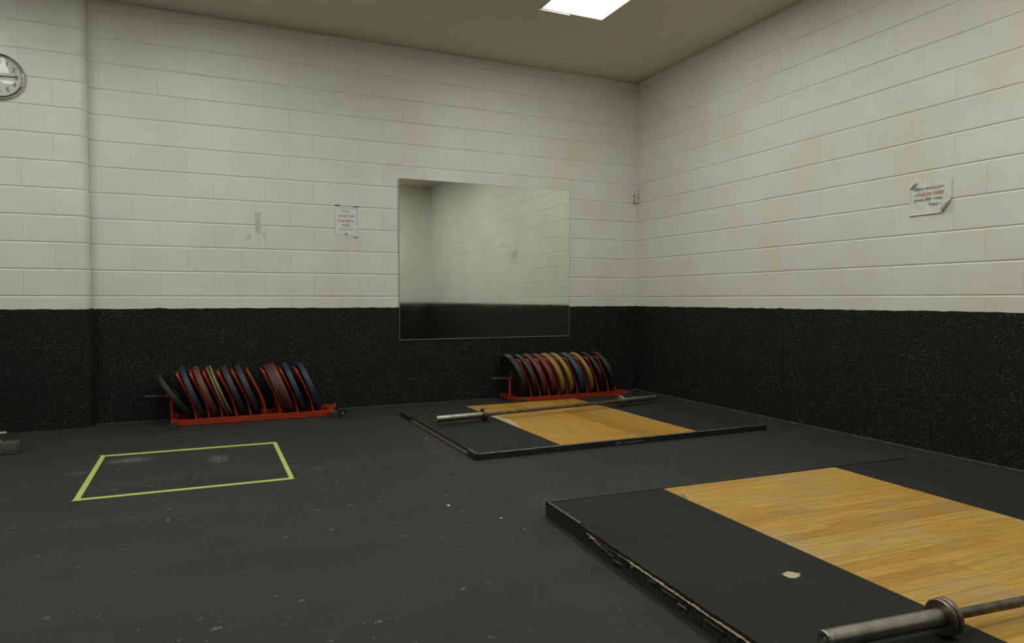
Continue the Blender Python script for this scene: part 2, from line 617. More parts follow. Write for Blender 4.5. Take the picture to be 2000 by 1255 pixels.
def text(name, body, size, mat, parent, loc, rot=(0, 0, 0), align='CENTER', sx=1.0, underline=False, bold=0.0, depth=0.0002):
    cu = bpy.data.curves.new(name, 'FONT')
    cu.body = body
    cu.size = size
    cu.align_x = align
    cu.align_y = 'BOTTOM_BASELINE'
    cu.resolution_u = 3
    cu.extrude = depth
    cu.offset = bold
    tmp = bpy.data.objects.new('tmp_text', cu)
    COL.objects.link(tmp)
    dg = bpy.context.evaluated_depsgraph_get()
    me = bpy.data.meshes.new_from_object(tmp.evaluated_get(dg))
    bpy.data.objects.remove(tmp)
    bm = bmesh.new()
    bm.from_mesh(me)
    bpy.data.meshes.remove(me)
    for v in bm.verts:
        v.co.x *= sx
    if underline:
        xs = [v.co.x for v in bm.verts]
        bm_box(bm, (min(xs), -size * 0.17, -depth), (max(xs), -size * 0.10, depth))
    return finish(bm, name, mat, parent, None, loc, rot)


# ------------------------------------------------------------------ the room shell
box('floor', (ROOM_L - 0.2, ROOM_F - 0.2, -0.1), (0.2, 0.2, 0.0), 'floor')['kind'] = 'structure'
# ceiling with openings for the troffers
TW, TL = 0.575, 1.19
bm = bmesh.new()
xs = sorted({ROOM_L - 0.2, 0.2, *[x - TW / 2 for x, y in TROFFERS], *[x + TW / 2 for x, y in TROFFERS]})
ys = sorted({ROOM_F - 0.2, 0.2, *[y - TL / 2 for x, y in TROFFERS], *[y + TL / 2 for x, y in TROFFERS]})
for i in range(len(xs) - 1):
    for j in range(len(ys) - 1):
        cx, cy = (xs[i] + xs[i + 1]) / 2, (ys[j] + ys[j + 1]) / 2
        if any(abs(cx - x) < TW / 2 and abs(cy - y) < TL / 2 for x, y in TROFFERS):
            continue
        bm_box(bm, (xs[i], ys[j], CEIL), (xs[i + 1], ys[j + 1], CEIL + 0.08))
finish(bm, 'ceiling', 'ceiling')['kind'] = 'structure'


def block_mesh(name, length, height, bed=0.0085, head=0.0008, depth=0.0060, left=True, right=True, top=True, bottom=True):
    """face of one block: x along the wall from 0 to length, z up, face towards -y at y = 0"""
    bm = bmesh.new()
    steps = ((0.0, 1.0), (0.45, 0.45), (1.0, 0.0))
    rings = []
    for ins, dep in steps:
        x0 = head * ins if left else 0
        x1 = length - (head * ins if right else 0)
        z0 = bed * ins if bottom else 0
        z1 = height - (bed * ins if top else 0)
        y = depth * dep
        rings.append([bm.verts.new(c) for c in ((x0, y, z0), (x1, y, z0), (x1, y, z1), (x0, y, z1))])
    back = [bm.verts.new((c.co.x, 0.03, c.co.z)) for c in rings[0]]
    rings.insert(0, back)
    for a, c in zip(rings, rings[1:]):
        for k in range(4):
            bm.faces.new((a[k], a[(k + 1) % 4], c[(k + 1) % 4], c[k]))
    bm.faces.new(rings[-1])
    bm.faces.new(rings[0][::-1])
    return finish(bm, name, 'wall')


BLOCKS = {}


def add_blocks(parent, start, end, first_even, first_odd, place, stop=None):
    """running bond from start to end (distance along the wall, start < end)"""
    k = -1
    while True:
        z0 = S0 + k * CH
        if z0 >= CEIL - 0.01:
            break
        h = min(CH, CEIL - z0)
        joint = first_even if k % 2 == 0 else first_odd
        cuts = [start]
        j = joint
        while j - BL > start + 0.02:
            j -= BL
        while j < end - 0.02:
            if j > start + 0.02:
                cuts.append(j)
            j += BL
        cuts.append(end)
        for a, c in zip(cuts, cuts[1:]):
            key = (round(c - a, 3), round(h, 3))
            loc, rot = place(a, z0)
            if key in BLOCKS:
                o = share(BLOCKS[key], parent, loc, rot)
            else:
                o = block_mesh('block', c - a, h)
                BLOCKS[key] = o
                o.parent = parent
                o.location = loc
                o.rotation_euler = rot
        k += 1


wall_back = box('wall_back', (STEPX - 0.05, 0.0054, 0), (0.2, 0.2, CEIL), 'mortar')
wall_back['kind'] = 'structure'
# distance along the back wall is world x
add_blocks(wall_back, STEPX, 0.0, -0.170 - 12 * BL, -0.370 - 12 * BL, lambda a, z: ((a, 0, z), (0, 0, 0)))
wall_right = box('wall_right', (0.0054, ROOM_F, 0), (0.2, 0.2, CEIL), 'mortar')
wall_right['kind'] = 'structure'
# distance along the right wall is -y
add_blocks(wall_right, 0.0, -ROOM_F, 0.2066, 0.405, lambda a, z: ((0, -a, z), (0, 0, -PI / 2)))

# step of the wall on the left, with rounded corner blocks
bm = bmesh.new()
bm_box(bm, (ROOM_L, STEPY + 0.0054, 0), (STEPX - 0.075, 0.2, CEIL))
bm_box(bm, (STEPX - 0.075, STEPY + 0.06, 0), (STEPX - 0.0054, 0.2, CEIL))
wall_step = finish(bm, 'wall_back_left', 'mortar')
wall_step['kind'] = 'structure'


def corner_block(length, h):
    bm = bmesh.new()
    rad = 0.070
    bed, dep = 0.0085, 0.0060
    head = 0.0008

    def outline(off, hd):
        pts = [(-length + hd, 0.03), (-length + hd, off)]
        for q in range(15):
            an = PI / 2 * q / 14
            cx, cy = -rad, rad
            rr = rad - off
            pts.append((cx + rr * math.sin(an), cy - rr * math.cos(an)))
        pts.append((-off, -STEPY))
        pts.append((-0.03, -STEPY))
        return pts
    lev = [(0, dep, 0), (bed * 0.45, dep * 0.45, head * 0.45), (bed, 0, head), (h - bed, 0, head), (h - bed * 0.45, dep * 0.45, head * 0.45), (h, dep, 0)]
    rings = [[bm.verts.new((x, y, z)) for x, y in outline(off, hd)] for z, off, hd in lev]
    n = len(rings[0])
    for a, c in zip(rings, rings[1:]):
        for k in range(n):
            bm.faces.new((a[k], a[(k + 1) % n], c[(k + 1) % n], c[k]))
    bm.faces.new(rings[0][::-1])
    bm.faces.new(rings[-1])
    return finish(bm, 'block', 'wall')


CORN = {}
k = -1
while S0 + k * CH < CEIL - 0.01:
    z0 = S0 + k * CH
    h = min(CH, CEIL - z0)
    L0 = 0.42 if k % 2 == 0 else 0.216
    key = (L0, round(h, 3))
    if key in CORN:
        o = share(CORN[key], wall_step, (STEPX, STEPY, z0))
    else:
        o = corner_block(L0, h)
        CORN[key] = o
        o.parent = wall_step
        o.location = (STEPX, STEPY, z0)
    x = STEPX - L0
    for q in range(3):
        kk = (round(BL, 3), round(h, 3))
        if kk in BLOCKS:
            share(BLOCKS[kk], wall_step, (x - BL, STEPY, z0), (0, 0, 0))
        else:
            o = block_mesh('block', BL, h)
            BLOCKS[kk] = o
            o.parent = wall_step
            o.location = (x - BL, STEPY, z0)
        x -= BL
    box('wall_infill', (ROOM_L, STEPY, z0), (x, STEPY + 0.02, z0 + h), 'wall_plain', wall_step)
    k += 1
box('wall_left', (ROOM_L - 0.2, ROOM_F, 0), (ROOM_L, 0.2, CEIL), 'wall_plain')['kind'] = 'structure'
box('wall_front', (ROOM_L - 0.2, ROOM_F - 0.2, 0), (0.2, ROOM_F, CEIL), 'wall_plain')['kind'] = 'structure'


# ------------------------------------------------------------------ rubber mats on the lower walls
def wall_mat(name, pts, label, thick=0.009, top=BAND):
    """pts: plan polyline of the wall face, room on its right-hand side"""
    bm = bmesh.new()
    path = []
    for (a, c) in zip(pts, pts[1:]):
        a, c = Vector((*a, 0)), Vector((*c, 0))
        n = max(2, int((c - a).length / 0.045))
        nr = Vector(((c - a).y, -(c - a).x, 0)).normalized()
        for i in range(n + 1):
            path.append((a.lerp(c, i / n), nr))
    rows = []
    for p, nr in path:
        t = top + random.uniform(-0.003, 0.003) + (0.004 if random.random() < 0.06 else 0)
        f = p + nr * thick
        rows.append([bm.verts.new((p.x, p.y, 0.001)), bm.verts.new((f.x, f.y, 0.001)), bm.verts.new((f.x, f.y, t - 0.002)),
                     bm.verts.new((f.x - nr.x * 0.003, f.y - nr.y * 0.003, t)), bm.verts.new((p.x, p.y, t))])
    for a, c in zip(rows, rows[1:]):
        for k_ in range(5):
            bm.faces.new((a[k_], c[k_], c[(k_ + 1) % 5], a[(k_ + 1) % 5]))
    bm.faces.new(rows[0])
    bm.faces.new(rows[-1][::-1])
    return tag(finish(bm, name, 'wall_mat'), label, 'wall mat', 'flecked rubber wall mats')


wall_mat('rubber_wall_mat', [(-5.1099, -0.001), (-0.012, -0.001)], 'black flecked rubber mat along the lower back wall under the mirror')
wall_mat('rubber_wall_mat', [(-0.001, -0.001), (-0.001, -2.10)], 'black flecked rubber mat on right wall between room corner and seam')
wall_mat('rubber_wall_mat', [(-0.001, -2.104), (-0.001, ROOM_F)], 'black flecked rubber mat on right wall, nearer length below the crumpled notice')
wall_mat('rubber_wall_mat', [(ROOM_L, STEPY - 0.001), (STEPX - 0.045, STEPY - 0.001), (STEPX - 0.027, STEPY + 0.003), (STEPX - 0.010, STEPY + 0.014), (STEPX - 0.002, STEPY + 0.030), (STEPX + 0.001, STEPY + 0.050), (STEPX + 0.001, -0.0115)], 'black flecked rubber mat on the wall step below the clock')
wall_mat('rubber_wall_mat', [(-0.012, ROOM_F + 0.001), (ROOM_L, ROOM_F + 0.001)], 'black flecked rubber mat on the wall facing the mirror')
# dusty joint between floor and wall mats
o = box('baseboard_right', (-0.019, ROOM_F + 0.01, 0), (-0.0105, -0.012, 0.006), 'dust')
o['kind'] = 'structure'
o = box('baseboard_back', (STEPX + 0.012, -0.016, 0), (-0.02, -0.0105, 0.003), 'dust')
o['kind'] = 'structure'
o = box('trim_1', (-6.2, STEPY - 0.019, 0), (-5.665, STEPY - 0.0105, 0.012), 'white')
o['kind'] = 'structure'

# ------------------------------------------------------------------ ceiling lights
LAMP_LABELS = ['bright white recessed ceiling light panel above the far platform'] + ['unseen recessed ceiling light panel over ' + q for q in (
    'the taped floor rectangle', 'the floor in front of the clock', 'the near platform', 'the open floor left of near platform',
    'the middle of the open floor', 'the rear of the room behind the viewer')]
for i, (x, y) in enumerate(TROFFERS):
    lab = LAMP_LABELS[i]
    t = thing('ceiling_light', lab, 'ceiling light', (x, y, CEIL), 0, 'recessed ceiling lights')
    bm = bmesh.new()
    hw, hl = TW / 2, TL / 2
    for lo, hi in (((-hw - 0.02, -hl - 0.02, -0.004), (-hw + 0.008, hl + 0.02, 0.0)), ((hw - 0.008, -hl - 0.02, -0.004), (hw + 0.02, hl + 0.02, 0.0)),
                   ((-hw + 0.008, -hl - 0.02, -0.004), (hw - 0.008, -hl + 0.008, 0.0)), ((-hw + 0.008, hl - 0.008, -0.004), (hw - 0.008, hl + 0.02, 0.0))):
        bm_box(bm, lo, hi)
    finish(bm, 'trim_frame', 'ceiling', t)
    bm = bmesh.new()
    bm_box(bm, (-hw, -hl, 0.02), (-hw + 0.004, hl, 0.08))
    bm_box(bm, (hw - 0.004, -hl, 0.02), (hw, hl, 0.08))
    bm_box(bm, (-hw, -hl, 0.02), (hw, -hl + 0.004, 0.08))
    bm_box(bm, (-hw, hl - 0.004, 0.02), (hw, hl, 0.08))
    bm_box(bm, (-hw, -hl, 0.08), (hw, hl, 0.085))
    finish(bm, 'housing', 'white', t)
    if i == 0:
        box('lit_edge_bar', (-hw - 0.018, hl + 0.004, -0.012), (-0.02, hl + 0.007, -0.004), 'white', t)  # bar added to catch the lamp and draw the lit frame edge
    box('diffuser', (-hw + 0.005, -hl + 0.005, 0.004), (hw - 0.005, hl - 0.005, 0.01), 'lamp', t)

# ------------------------------------------------------------------ mirror on the back wall
t = thing('wall_mirror', 'large square frameless mirror on the back wall, overlapping the black mat', 'mirror', (-2.654, -0.011, 0.608))
MW, MH = 1.812, 1.510
box('glass', (0.0015, -0.006, 0.0015), (MW - 0.0015, -0.0055, MH - 0.0015), 'mirror', t)
bm = bmesh.new()
bm_box(bm, (0, -0.0054, 0), (MW, 0.0, MH))
finish(bm, 'backing', 'mirror_edge', t)
bm = bmesh.new()
e = 0.0035
bm_box(bm, (0, -0.0075, -0.001), (MW, -0.0052, e))
bm_box(bm, (0, -0.0065, MH - 0.002), (MW, -0.0052, MH))
bm_box(bm, (0, -0.0065, e), (0.002, -0.0052, MH - 0.002))
bm_box(bm, (MW - 0.002, -0.0065, e), (MW, -0.0052, MH - 0.002))
finish(bm, 'edge', 'mirror_edge', t)


# ------------------------------------------------------------------ lifting platforms
def angle_bar(name, a, c, height, flange, outward, parent, thick=0.004, worn=True):
    """steel angle along the edge a-c (top outer corner line); outward = unit normal in plan"""
    a, c, nrm = Vector((*a, 0)), Vector((*c, 0)), Vector((*outward, 0))
    bm = bmesh.new()
    ch = 0.0030
    prof = [(0, 0.001), (0, height - ch), (-ch, height), (-flange, height), (-flange, height - thick), (-thick, height - thick), (-thick, 0.001)]
    rings = [[bm.verts.new(p + nrm * o_ + Vector((0, 0, z))) for o_, z in prof] for p in (a, c)]
    n = len(prof)
    for k_ in range(n):
        f = bm.faces.new((rings[0][k_], rings[0][(k_ + 1) % n], rings[1][(k_ + 1) % n], rings[1][k_]))
        if k_ == 1 and worn:
            f.material_index = 1
    bm.faces.new(rings[0][::-1])
    bm.faces.new(rings[1])
    return finish(bm, name, ['frame_black', 'frame_worn'], parent)


def ragged(x0, y0, x1, y1, n, amp, seed):
    rnd = random.Random(seed)
    out = []
    for i in range(n + 1):
        f = i / n
        a = amp * rnd.uniform(-1, 1) if 0 < i < n else 0
        dx, dy = x1 - x0, y1 - y0
        l_ = math.hypot(dx, dy)
        out.append((x0 + dx * f - dy / l_ * a, y0 + dy * f + dx / l_ * a))
    return out


# --- platform by the mirror wall.  Local origin: its back left corner
P1H = 0.040
P1 = thing('lifting_platform', 'low lifting platform with golden plywood centre in front of the mirror', 'platform', (-2.806, -0.585, 0), R(0.35), 'weightlifting platforms')
W1, D1 = 2.362, 1.785
WX0, WX1 = 0.604, 1.716
box('plywood_base', (0.0055, -D1 + 0.008, 0.002), (W1 - 0.012, -0.008, 0.024), 'ply', P1)
box('rubber_mat', (0.004, -D1 + 0.006, 0.0242), (WX0 - 0.003, -0.006, P1H), 'rubber_top', P1, 0.002)
box('rubber_mat', (WX1 + 0.003, -D1 + 0.006, 0.0242), (W1 - 0.004, -0.006, P1H), 'rubber_top', P1, 0.002)
nb = 7
bw = (WX1 - WX0) / nb
pm = None
for i in range(nb):
    for (ya, yb) in ((-0.56, -0.008), (-D1 + 0.008, -0.561)):
        bm = bmesh.new()
        bm_box(bm, (0.0003, ya, 0.0242), (bw - 0.0003, yb, P1H), 0.0006)
        finish(bm, 'plank', 'ply_top', P1, None, (WX0 + i * bw, 0, random.uniform(-0.0004, 0.0)))
# front edge: three lengths of steel angle
for xa, xb in ((0.0, 0.600), (0.604, 1.768), (1.772, W1)):
    angle_bar('edge_angle', (xa, -D1), (xb, -D1), P1H + 0.0022, 0.012, (0, -1), P1)
angle_bar('edge_angle', (0, -D1), (0, -D1 + 0.155), P1H + 0.0024, 0.022, (-1, 0), P1)
angle_bar('edge_angle', (0, -0.33), (0, 0.0), P1H + 0.0024, 0.014, (-1, 0), P1)
angle_bar('edge_angle', (0.0, 0), (W1, 0), P1H + 0.0010, 0.010, (0, 1), P1)
angle_bar('edge_angle', (W1, -D1), (W1, 0), P1H + 0.0010, 0.012, (1, 0), P1)
# bare worn wood where the bar is dropped
poly_prism('worn_patch', [(WX0 + 0.001, -0.56), (WX0 + 0.045, -0.62), (WX0 + 0.05, -0.66), (WX0 + 0.07, -0.70), (WX0 + 0.085, -0.78), (WX0 + 0.06, -0.84),
                          (WX0 + 0.058, -0.93), (WX0 + 0.035, -1.0), (WX0 + 0.02, -1.10), (WX0 + 0.001, -1.15), (WX0 + 0.001, -0.85)], P1H - 0.001, P1H + 0.0006, 'ply_worn', P1)
poly_prism('worn_patch', [(WX1 - 0.001, -0.58), (WX1 - 0.012, -0.66), (WX1 - 0.006, -0.75), (WX1 - 0.016, -0.86), (WX1 - 0.01, -0.95), (WX1 - 0.004, -1.08), (WX1 - 0.001, -1.2)],
           P1H - 0.001, P1H + 0.0006, 'ply_worn', P1)
text('faded_lettering', 'ELM', 0.026, 'print', P1, (1.015, -D1 - 0.0006, 0.0105), (PI / 2, 0, 0), 'LEFT', 0.9, bold=0.0006)
text('faded_lettering', 'www.outburf.org', 0.021, 'print', P1, (1.085, -D1 - 0.0006, 0.0115), (PI / 2, 0, 0), 'LEFT', 1.05)

# --- near platform, turned a little.  Local origin: its back left corner
P2H = 0.070
P2 = thing('lifting_platform', 'near lifting platform with pale maple strip centre and torn left edge', 'platform', (-2.886, -3.487, 0), R(-2.1), 'weightlifting platforms')
W2, D2 = 2.312, 1.80
VX0, VX1 = 0.616, 1.735
box('plywood_base', (0.02, -D2 + 0.01, 0.002), (W2 - 0.012, -0.008, 0.052), 'rubber_edge', P2)
# left rubber mat with a ragged, slightly bulging outer edge
edge = [(0.004, -0.030), (0.004, -0.34)] + ragged(-0.008, -0.40, -0.012, -D2 + 0.02, 46, 0.0028, 3)
poly_prism('rubber_mat', edge + [(VX0 - 0.004, -D2 + 0.02), (VX0 - 0.004, -0.030)], 0.058, P2H, 'rubber_top2', P2)
box('rubber_mat', (VX1 + 0.004, -D2 + 0.006, 0.054), (W2 - 0.004, -0.030, P2H), 'rubber_top2', P2, 0.002)
# torn layers under the mat: pale splintered plywood over dark frayed layers
for nm, z0, z1, off, amp, mt, sd in (('torn_layer', 0.0505, 0.0578, -0.008, 0.0032, 'ply_dark', 11), ('torn_layer', 0.040, 0.0503, -0.0065, 0.0030, 'rubber_edge', 12),
                                     ('torn_layer', 0.031, 0.0398, -0.0085, 0.0036, 'rubber_edge', 15), ('torn_layer', 0.020, 0.0308, -0.006, 0.0034, 'rubber_edge', 13),
                                     ('torn_layer', 0.002, 0.0198, -0.009, 0.003, 'rubber_edge', 14)):
    poly_prism(nm, [(0.06, -0.40)] + ragged(off, -0.40, off - 0.005, -D2 + 0.03, 170, amp, sd) + [(0.06, -D2 + 0.03)], z0, z1, mt, P2)
# splinters of bare wood sticking out of the torn edge
rnd = random.Random(5)


def splinter(y, ln_s, zz, hmax, mat, out=0.0):
    bm = bmesh.new()
    n = max(6, int(ln_s / 0.009))
    rows = []
    for i in range(n + 1):
        f = i / n
        yy = y - ln_s * f
        hh = hmax * (math.sin(PI * min(0.97, max(0.05, f))) ** 0.6) * rnd.uniform(0.35, 1.15) + 0.0003
        px = -0.0150 - out + rnd.uniform(-0.0016, 0.0012)
        zc = zz + rnd.uniform(-0.0009, 0.0009)
        rows.append([bm.verts.new((px + 0.010, yy, zc - hh)), bm.verts.new((px, yy, zc - hh * 0.5)), bm.verts.new((px + 0.0015, yy, zc + hh * 0.6)), bm.verts.new((px + 0.010, yy, zc + hh))])
    for a, c in zip(rows, rows[1:]):
        for q in range(4):
            bm.faces.new((a[q], a[(q + 1) % 4], c[(q + 1) % 4], c[q]))
    bm.faces.new(rows[0])
    bm.faces.new(rows[-1][::-1])
    finish(bm, 'splinter', mat, P2)


for y, ln_s, zz, hm, mt in ((-0.415, 0.05, 0.0565, 0.0030, 'ply'), (-0.44, 0.04, 0.052, 0.0028, 'ply_pale'), (-0.47, 0.05, 0.046, 0.002, 'ply'), (-0.66, 0.10, 0.0575, 0.0012, 'ply'),
                            (-0.735, 0.06, 0.0572, 0.0028, 'ply_pale'), (-0.79, 0.12, 0.0572, 0.0020, 'ply_pale'), (-0.86, 0.10, 0.0560, 0.0038, 'ply_pale'), (-0.95, 0.13, 0.0568, 0.0026, 'ply_pale'),
                            (-1.05, 0.17, 0.0558, 0.0045, 'ply_pale'), (-1.19, 0.16, 0.0566, 0.0026, 'ply_pale'), (-1.33, 0.14, 0.0566, 0.0034, 'ply_pale'),
                            (-0.745, 0.016, 0.048, 0.0075, 'ply'), (-0.56, 0.07, 0.036, 0.0018, 'ply_dark'), (-0.62, 0.06, 0.026, 0.0018, 'ply_dark'), (-0.93, 0.08, 0.040, 0.0022, 'ply_dark'),
                            (-1.02, 0.05, 0.030, 0.0022, 'ply'), (-1.15, 0.09, 0.038, 0.0025, 'ply_dark'), (-0.85, 0.05, 0.043, 0.0018, 'ply_dark'), (-0.50, 0.08, 0.042, 0.0018, 'ply_dark')):
    splinter(y, ln_s, zz, hm, mt)
# maple strips running across, each board its own piece
nrow = 29
rw = (D2 - 0.046) / nrow
for i in range(nrow):
    ya = -0.030 - (i + 1) * rw
    span = VX1 - VX0
    cuts = [0, span]
    if rnd.random() < 0.45:
        cuts = [0, span * rnd.choice((0.28, 0.36, 0.55, 0.68, 0.75)), span]
    for xa, xb in zip(cuts, cuts[1:]):
        bm = bmesh.new()
        bm_box(bm, (0.0004, 0.0004, 0), (xb - xa - 0.0004, rw - 0.0004, 0.016), 0.0006)
        finish(bm, 'plank', 'maple', P2, None, (VX0 + xa, ya, P2H - 0.016 + rnd.uniform(-0.0005, 0.0002)))
angle_bar('edge_angle', (0, -0.335), (0, 0), P2H + 0.002, 0.012, (-1, 0), P2)
bmx = box('edge_bracket', (-0.003, -0.392, 0.006), (0.02, -0.337, P2H - 0.004), 'frame_black', P2, 0.003)
for xa, xb in ((0.0, 0.585), (0.588, 1.740), (1.743, W2)):
    angle_bar('edge_angle', (xa, 0), (xb, 0), P2H + 0.0015, 0.026, (0, 1), P2)
angle_bar('edge_angle', (W2, -D2), (W2, 0), P2H + 0.001, 0.012, (1, 0), P2)
angle_bar('edge_angle', (0.0, -D2), (W2, -D2), P2H + 0.001, 0.012, (0, -1), P2)


def to_p2(x, y):
    v = Matrix.Rotation(R(2.1), 3, 'Z') @ Vector((x + 2.886, y + 3.487, 0))
    return v.x, v.y


# hole torn in the rubber showing bare wood
hp = [(1527.5, 1121), (1532, 1118), (1538, 1115.5), (1547, 1116.5), (1556, 1118.5), (1563, 1119), (1561, 1122), (1563, 1125), (1557, 1127), (1553, 1129), (1548, 1128), (1543, 1128.5), (1540, 1127), (1533, 1124.5)]
VIEW_P = Vector((-4.2778, -6.2163, 0.9929))      # where the photograph was taken from
cam_m = Euler((PI / 2 - 0.03327, 0, -0.42119)).to_matrix()


def pix(u, v, z):
    d = cam_m @ Vector(((u - 1000) / 1318.54, -(v - 627.5) / 1318.54, -1))
    k_ = (z - VIEW_P.z) / d.z
    return VIEW_P + d * k_


poly_prism('torn_hole', [to_p2(*pix(u, v, P2H)[:2]) for u, v in hp], P2H - 0.003, P2H + 0.0006, 'ply_pale', P2)
hc = to_p2(*pix(1545, 1122, P2H)[:2])
ring = []
for q in range(18):
    an = 2 * PI * q / 18
    ring.append((hc[0] + math.cos(an) * rnd.uniform(0.033, 0.042), hc[1] + math.sin(an) * rnd.uniform(0.030, 0.038)))
poly_prism('torn_rim', ring, P2H - 0.003, P2H + 0.0003, 'rubber_edge', P2)
poly_prism('dark_chip', [to_p2(*pix(u, v, P2H)[:2]) for u, v in [(1330, 963.5), (1335, 965.5), (1343, 970.5), (1341, 973), (1335, 972.5), (1331, 970)]], P2H - 0.001, P2H + 0.0005, 'ply', P2)


# ------------------------------------------------------------------ barbells
def barbell(label, centre, ang, half=1.095, shaft_half=0.652):
    t = thing('barbell', label, 'barbell', centre, ang, 'steel barbells')
    sr, hr = 0.0245, 0.0140
    # local: bar axis along x at height 0 (the collars' radius above the platform)
    bm = bmesh.new()
    bm_lathe(bm, [(0, -shaft_half), (hr, -shaft_half), (hr, shaft_half), (0, shaft_half)], 20)
    finish(bm, 'shaft', 'shaft', t, 40)
    for s in (-1, 1):
        # knurl breaks: slim bright rings on the shaft
        lathe('knurl_ring', [(hr - 0.0005, s * 0.405 - 0.003), (hr + 0.0003, s * 0.405 - 0.003), (hr + 0.0003, s * 0.405 + 0.003), (hr - 0.0005, s * 0.405 + 0.003)], 'collar', t, 20, 'X', True)
        x0 = s * (shaft_half + 0.004)
        prof = [(0.017, 0), (0.026, 0), (0.028, 0.004), (0.028, 0.012), (0.046, 0.013), (0.050, 0.016), (0.050, 0.026), (0.047, 0.029), (0.043, 0.029), (0.043, 0.033), (0.047, 0.033),
                (0.049, 0.036), (0.049, 0.042), (0.046, 0.045), (0.025, 0.045), (0.017, 0.045)]
        co = lathe('collar', [(r, x0 + s * h) for r, h in prof], 'collar', t, 40, 'X', True, 30)
        sl = lathe('sleeve', [(0, x0 + s * 0.045)] + [(sr, x0 + s * 0.0455), (sr, s * (half - 0.022)), (sr - 0.0018, s * (half - 0.021)), (sr - 0.0018, s * (half - 0.018)), (sr, s * (half - 0.017)),
                              (sr, s * (half - 0.003)), (sr - 0.003, s * half), (0.014, s * half), (0.013, s * (half - 0.003)), (0, s * (half - 0.003))], 'sleeve', t, 32, 'X', False, 30)
        lathe('end_pin', [(0, s * (half - 0.001)), (0.006, s * (half - 0.001)), (0.006, s * (half - 0.004))], 'bolt', sl, 12)
    return t


barbell('steel barbell lying across the far platform in front of the mirror', (-1.648, -1.254, P1H + 0.0505), R(6.7))
barbell('steel barbell on the near platform, its far end out of frame', (-1.765, -5.105, P2H + 0.0505), R(-6.0))


# ------------------------------------------------------------------ plate racks
DIV = None


def plate_rack(label, ox, oy, divs):
    global DIV
    t = thing('plate_rack', label, 'plate rack', (ox, oy, 0), 0, 'red plate racks')
    L = 1.197
    for y in (-0.11, 0.15):
        box('rail', (0.022, y - 0.025, 0.002), (L - 0.022, y + 0.025, 0.050), 'red', t, 0.003)
    for x in (0.0, L):
        cb = box('crossbar', (x - 0.026, -0.235, 0.006), (x + 0.026, 0.222, 0.052), 'red', t, 0.003)
        for y0, y1 in ((-0.268, -0.2348), (0.2218, 0.232)):
            box('rubber_foot', (x - 0.029, y0, 0.0), (x + 0.029, y1, 0.055), 'cap', cb, 0.004)
    # hoops between the plates
    path = round_path([(0, -0.118, 0.049), (-0.018, -0.118, 0.155), (-0.052, -0.118, 0.238), (-0.134, -0.116, 0.405), (-0.134, 0.148, 0.405), (-0.052, 0.15, 0.238),
                       (-0.018, 0.15, 0.155), (0, 0.15, 0.049)], 0.028, 5)
    for d in divs:
        if DIV is None:
            DIV = tube('divider', path, 0.0105, 'red', t, 12)
            DIV.location = (d, 0, 0)
        else:
            share(DIV, t, (d, 0, 0))
        # weld collars at the foot of each hoop
    # handle
    hp_ = round_path([(-0.022, 0, 0.05), (-0.022, 0, 0.224), (-0.068, 0, 0.224)], 0.05, 8)
    h = tube('handle', hp_, 0.0135, 'red', t, 14)
    tube('grip', [(-0.066, 0, 0.224), (-0.070, 0, 0.224), (-0.20, 0, 0.227), (-0.212, 0, 0.227)], 0.0165, 'grip', h, 14, [0.0145, 0.0165, 0.0165, 0.012])
    # castors on the far end
    for yw, yp in ((-0.252, -0.222), (0.185, 0.150)):
        br = bmesh.new()
        pts = [(L + 0.020, 0.012), (L + 0.020, 0.050), (L + 0.070, 0.066), (L + 0.084, 0.056), (L + 0.084, 0.030), (L + 0.060, 0.020)]
        fr = [br.verts.new((x, yp - 0.004, z)) for x, z in pts]
        bk = [br.verts.new((x, yp + 0.004, z)) for x, z in pts]
        br.faces.new(fr)
        br.faces.new(bk[::-1])
        for q in range(6):
            br.faces.new((fr[q], bk[q], bk[(q + 1) % 6], fr[(q + 1) % 6]))
        b_ = finish(br, 'wheel_bracket', 'red', t)
        lathe('bolt', [(0, yp - 0.010), (0.007, yp - 0.009), (0.008, yp - 0.004), (0.008, yp)], 'bolt', b_, 10, 'Y', False, 35, (L + 0.066, 0, 0.050))
        wl = lathe('wheel', [(0.010, yw - 0.012), (0.022, yw - 0.012), (0.024, yw - 0.008), (0.030, yw - 0.009), (0.034, yw - 0.014), (0.037, yw - 0.013), (0.0385, yw - 0.008),
                             (0.0385, yw + 0.008), (0.037, yw + 0.013), (0.034, yw + 0.014), (0.010, yw + 0.013)], 'wheel', t, 32, 'Y', True, 40, (L + 0.066, 0, 0.0385))
        lathe('axle_bolt', [(0, yw - 0.020), (0.008, yw - 0.019), (0.010, yw - 0.012), (0.010, yw + 0.013), (0, yw + 0.013)], 'bolt', wl, 14, 'Y', False, 35)
    return t


PR = 0.225


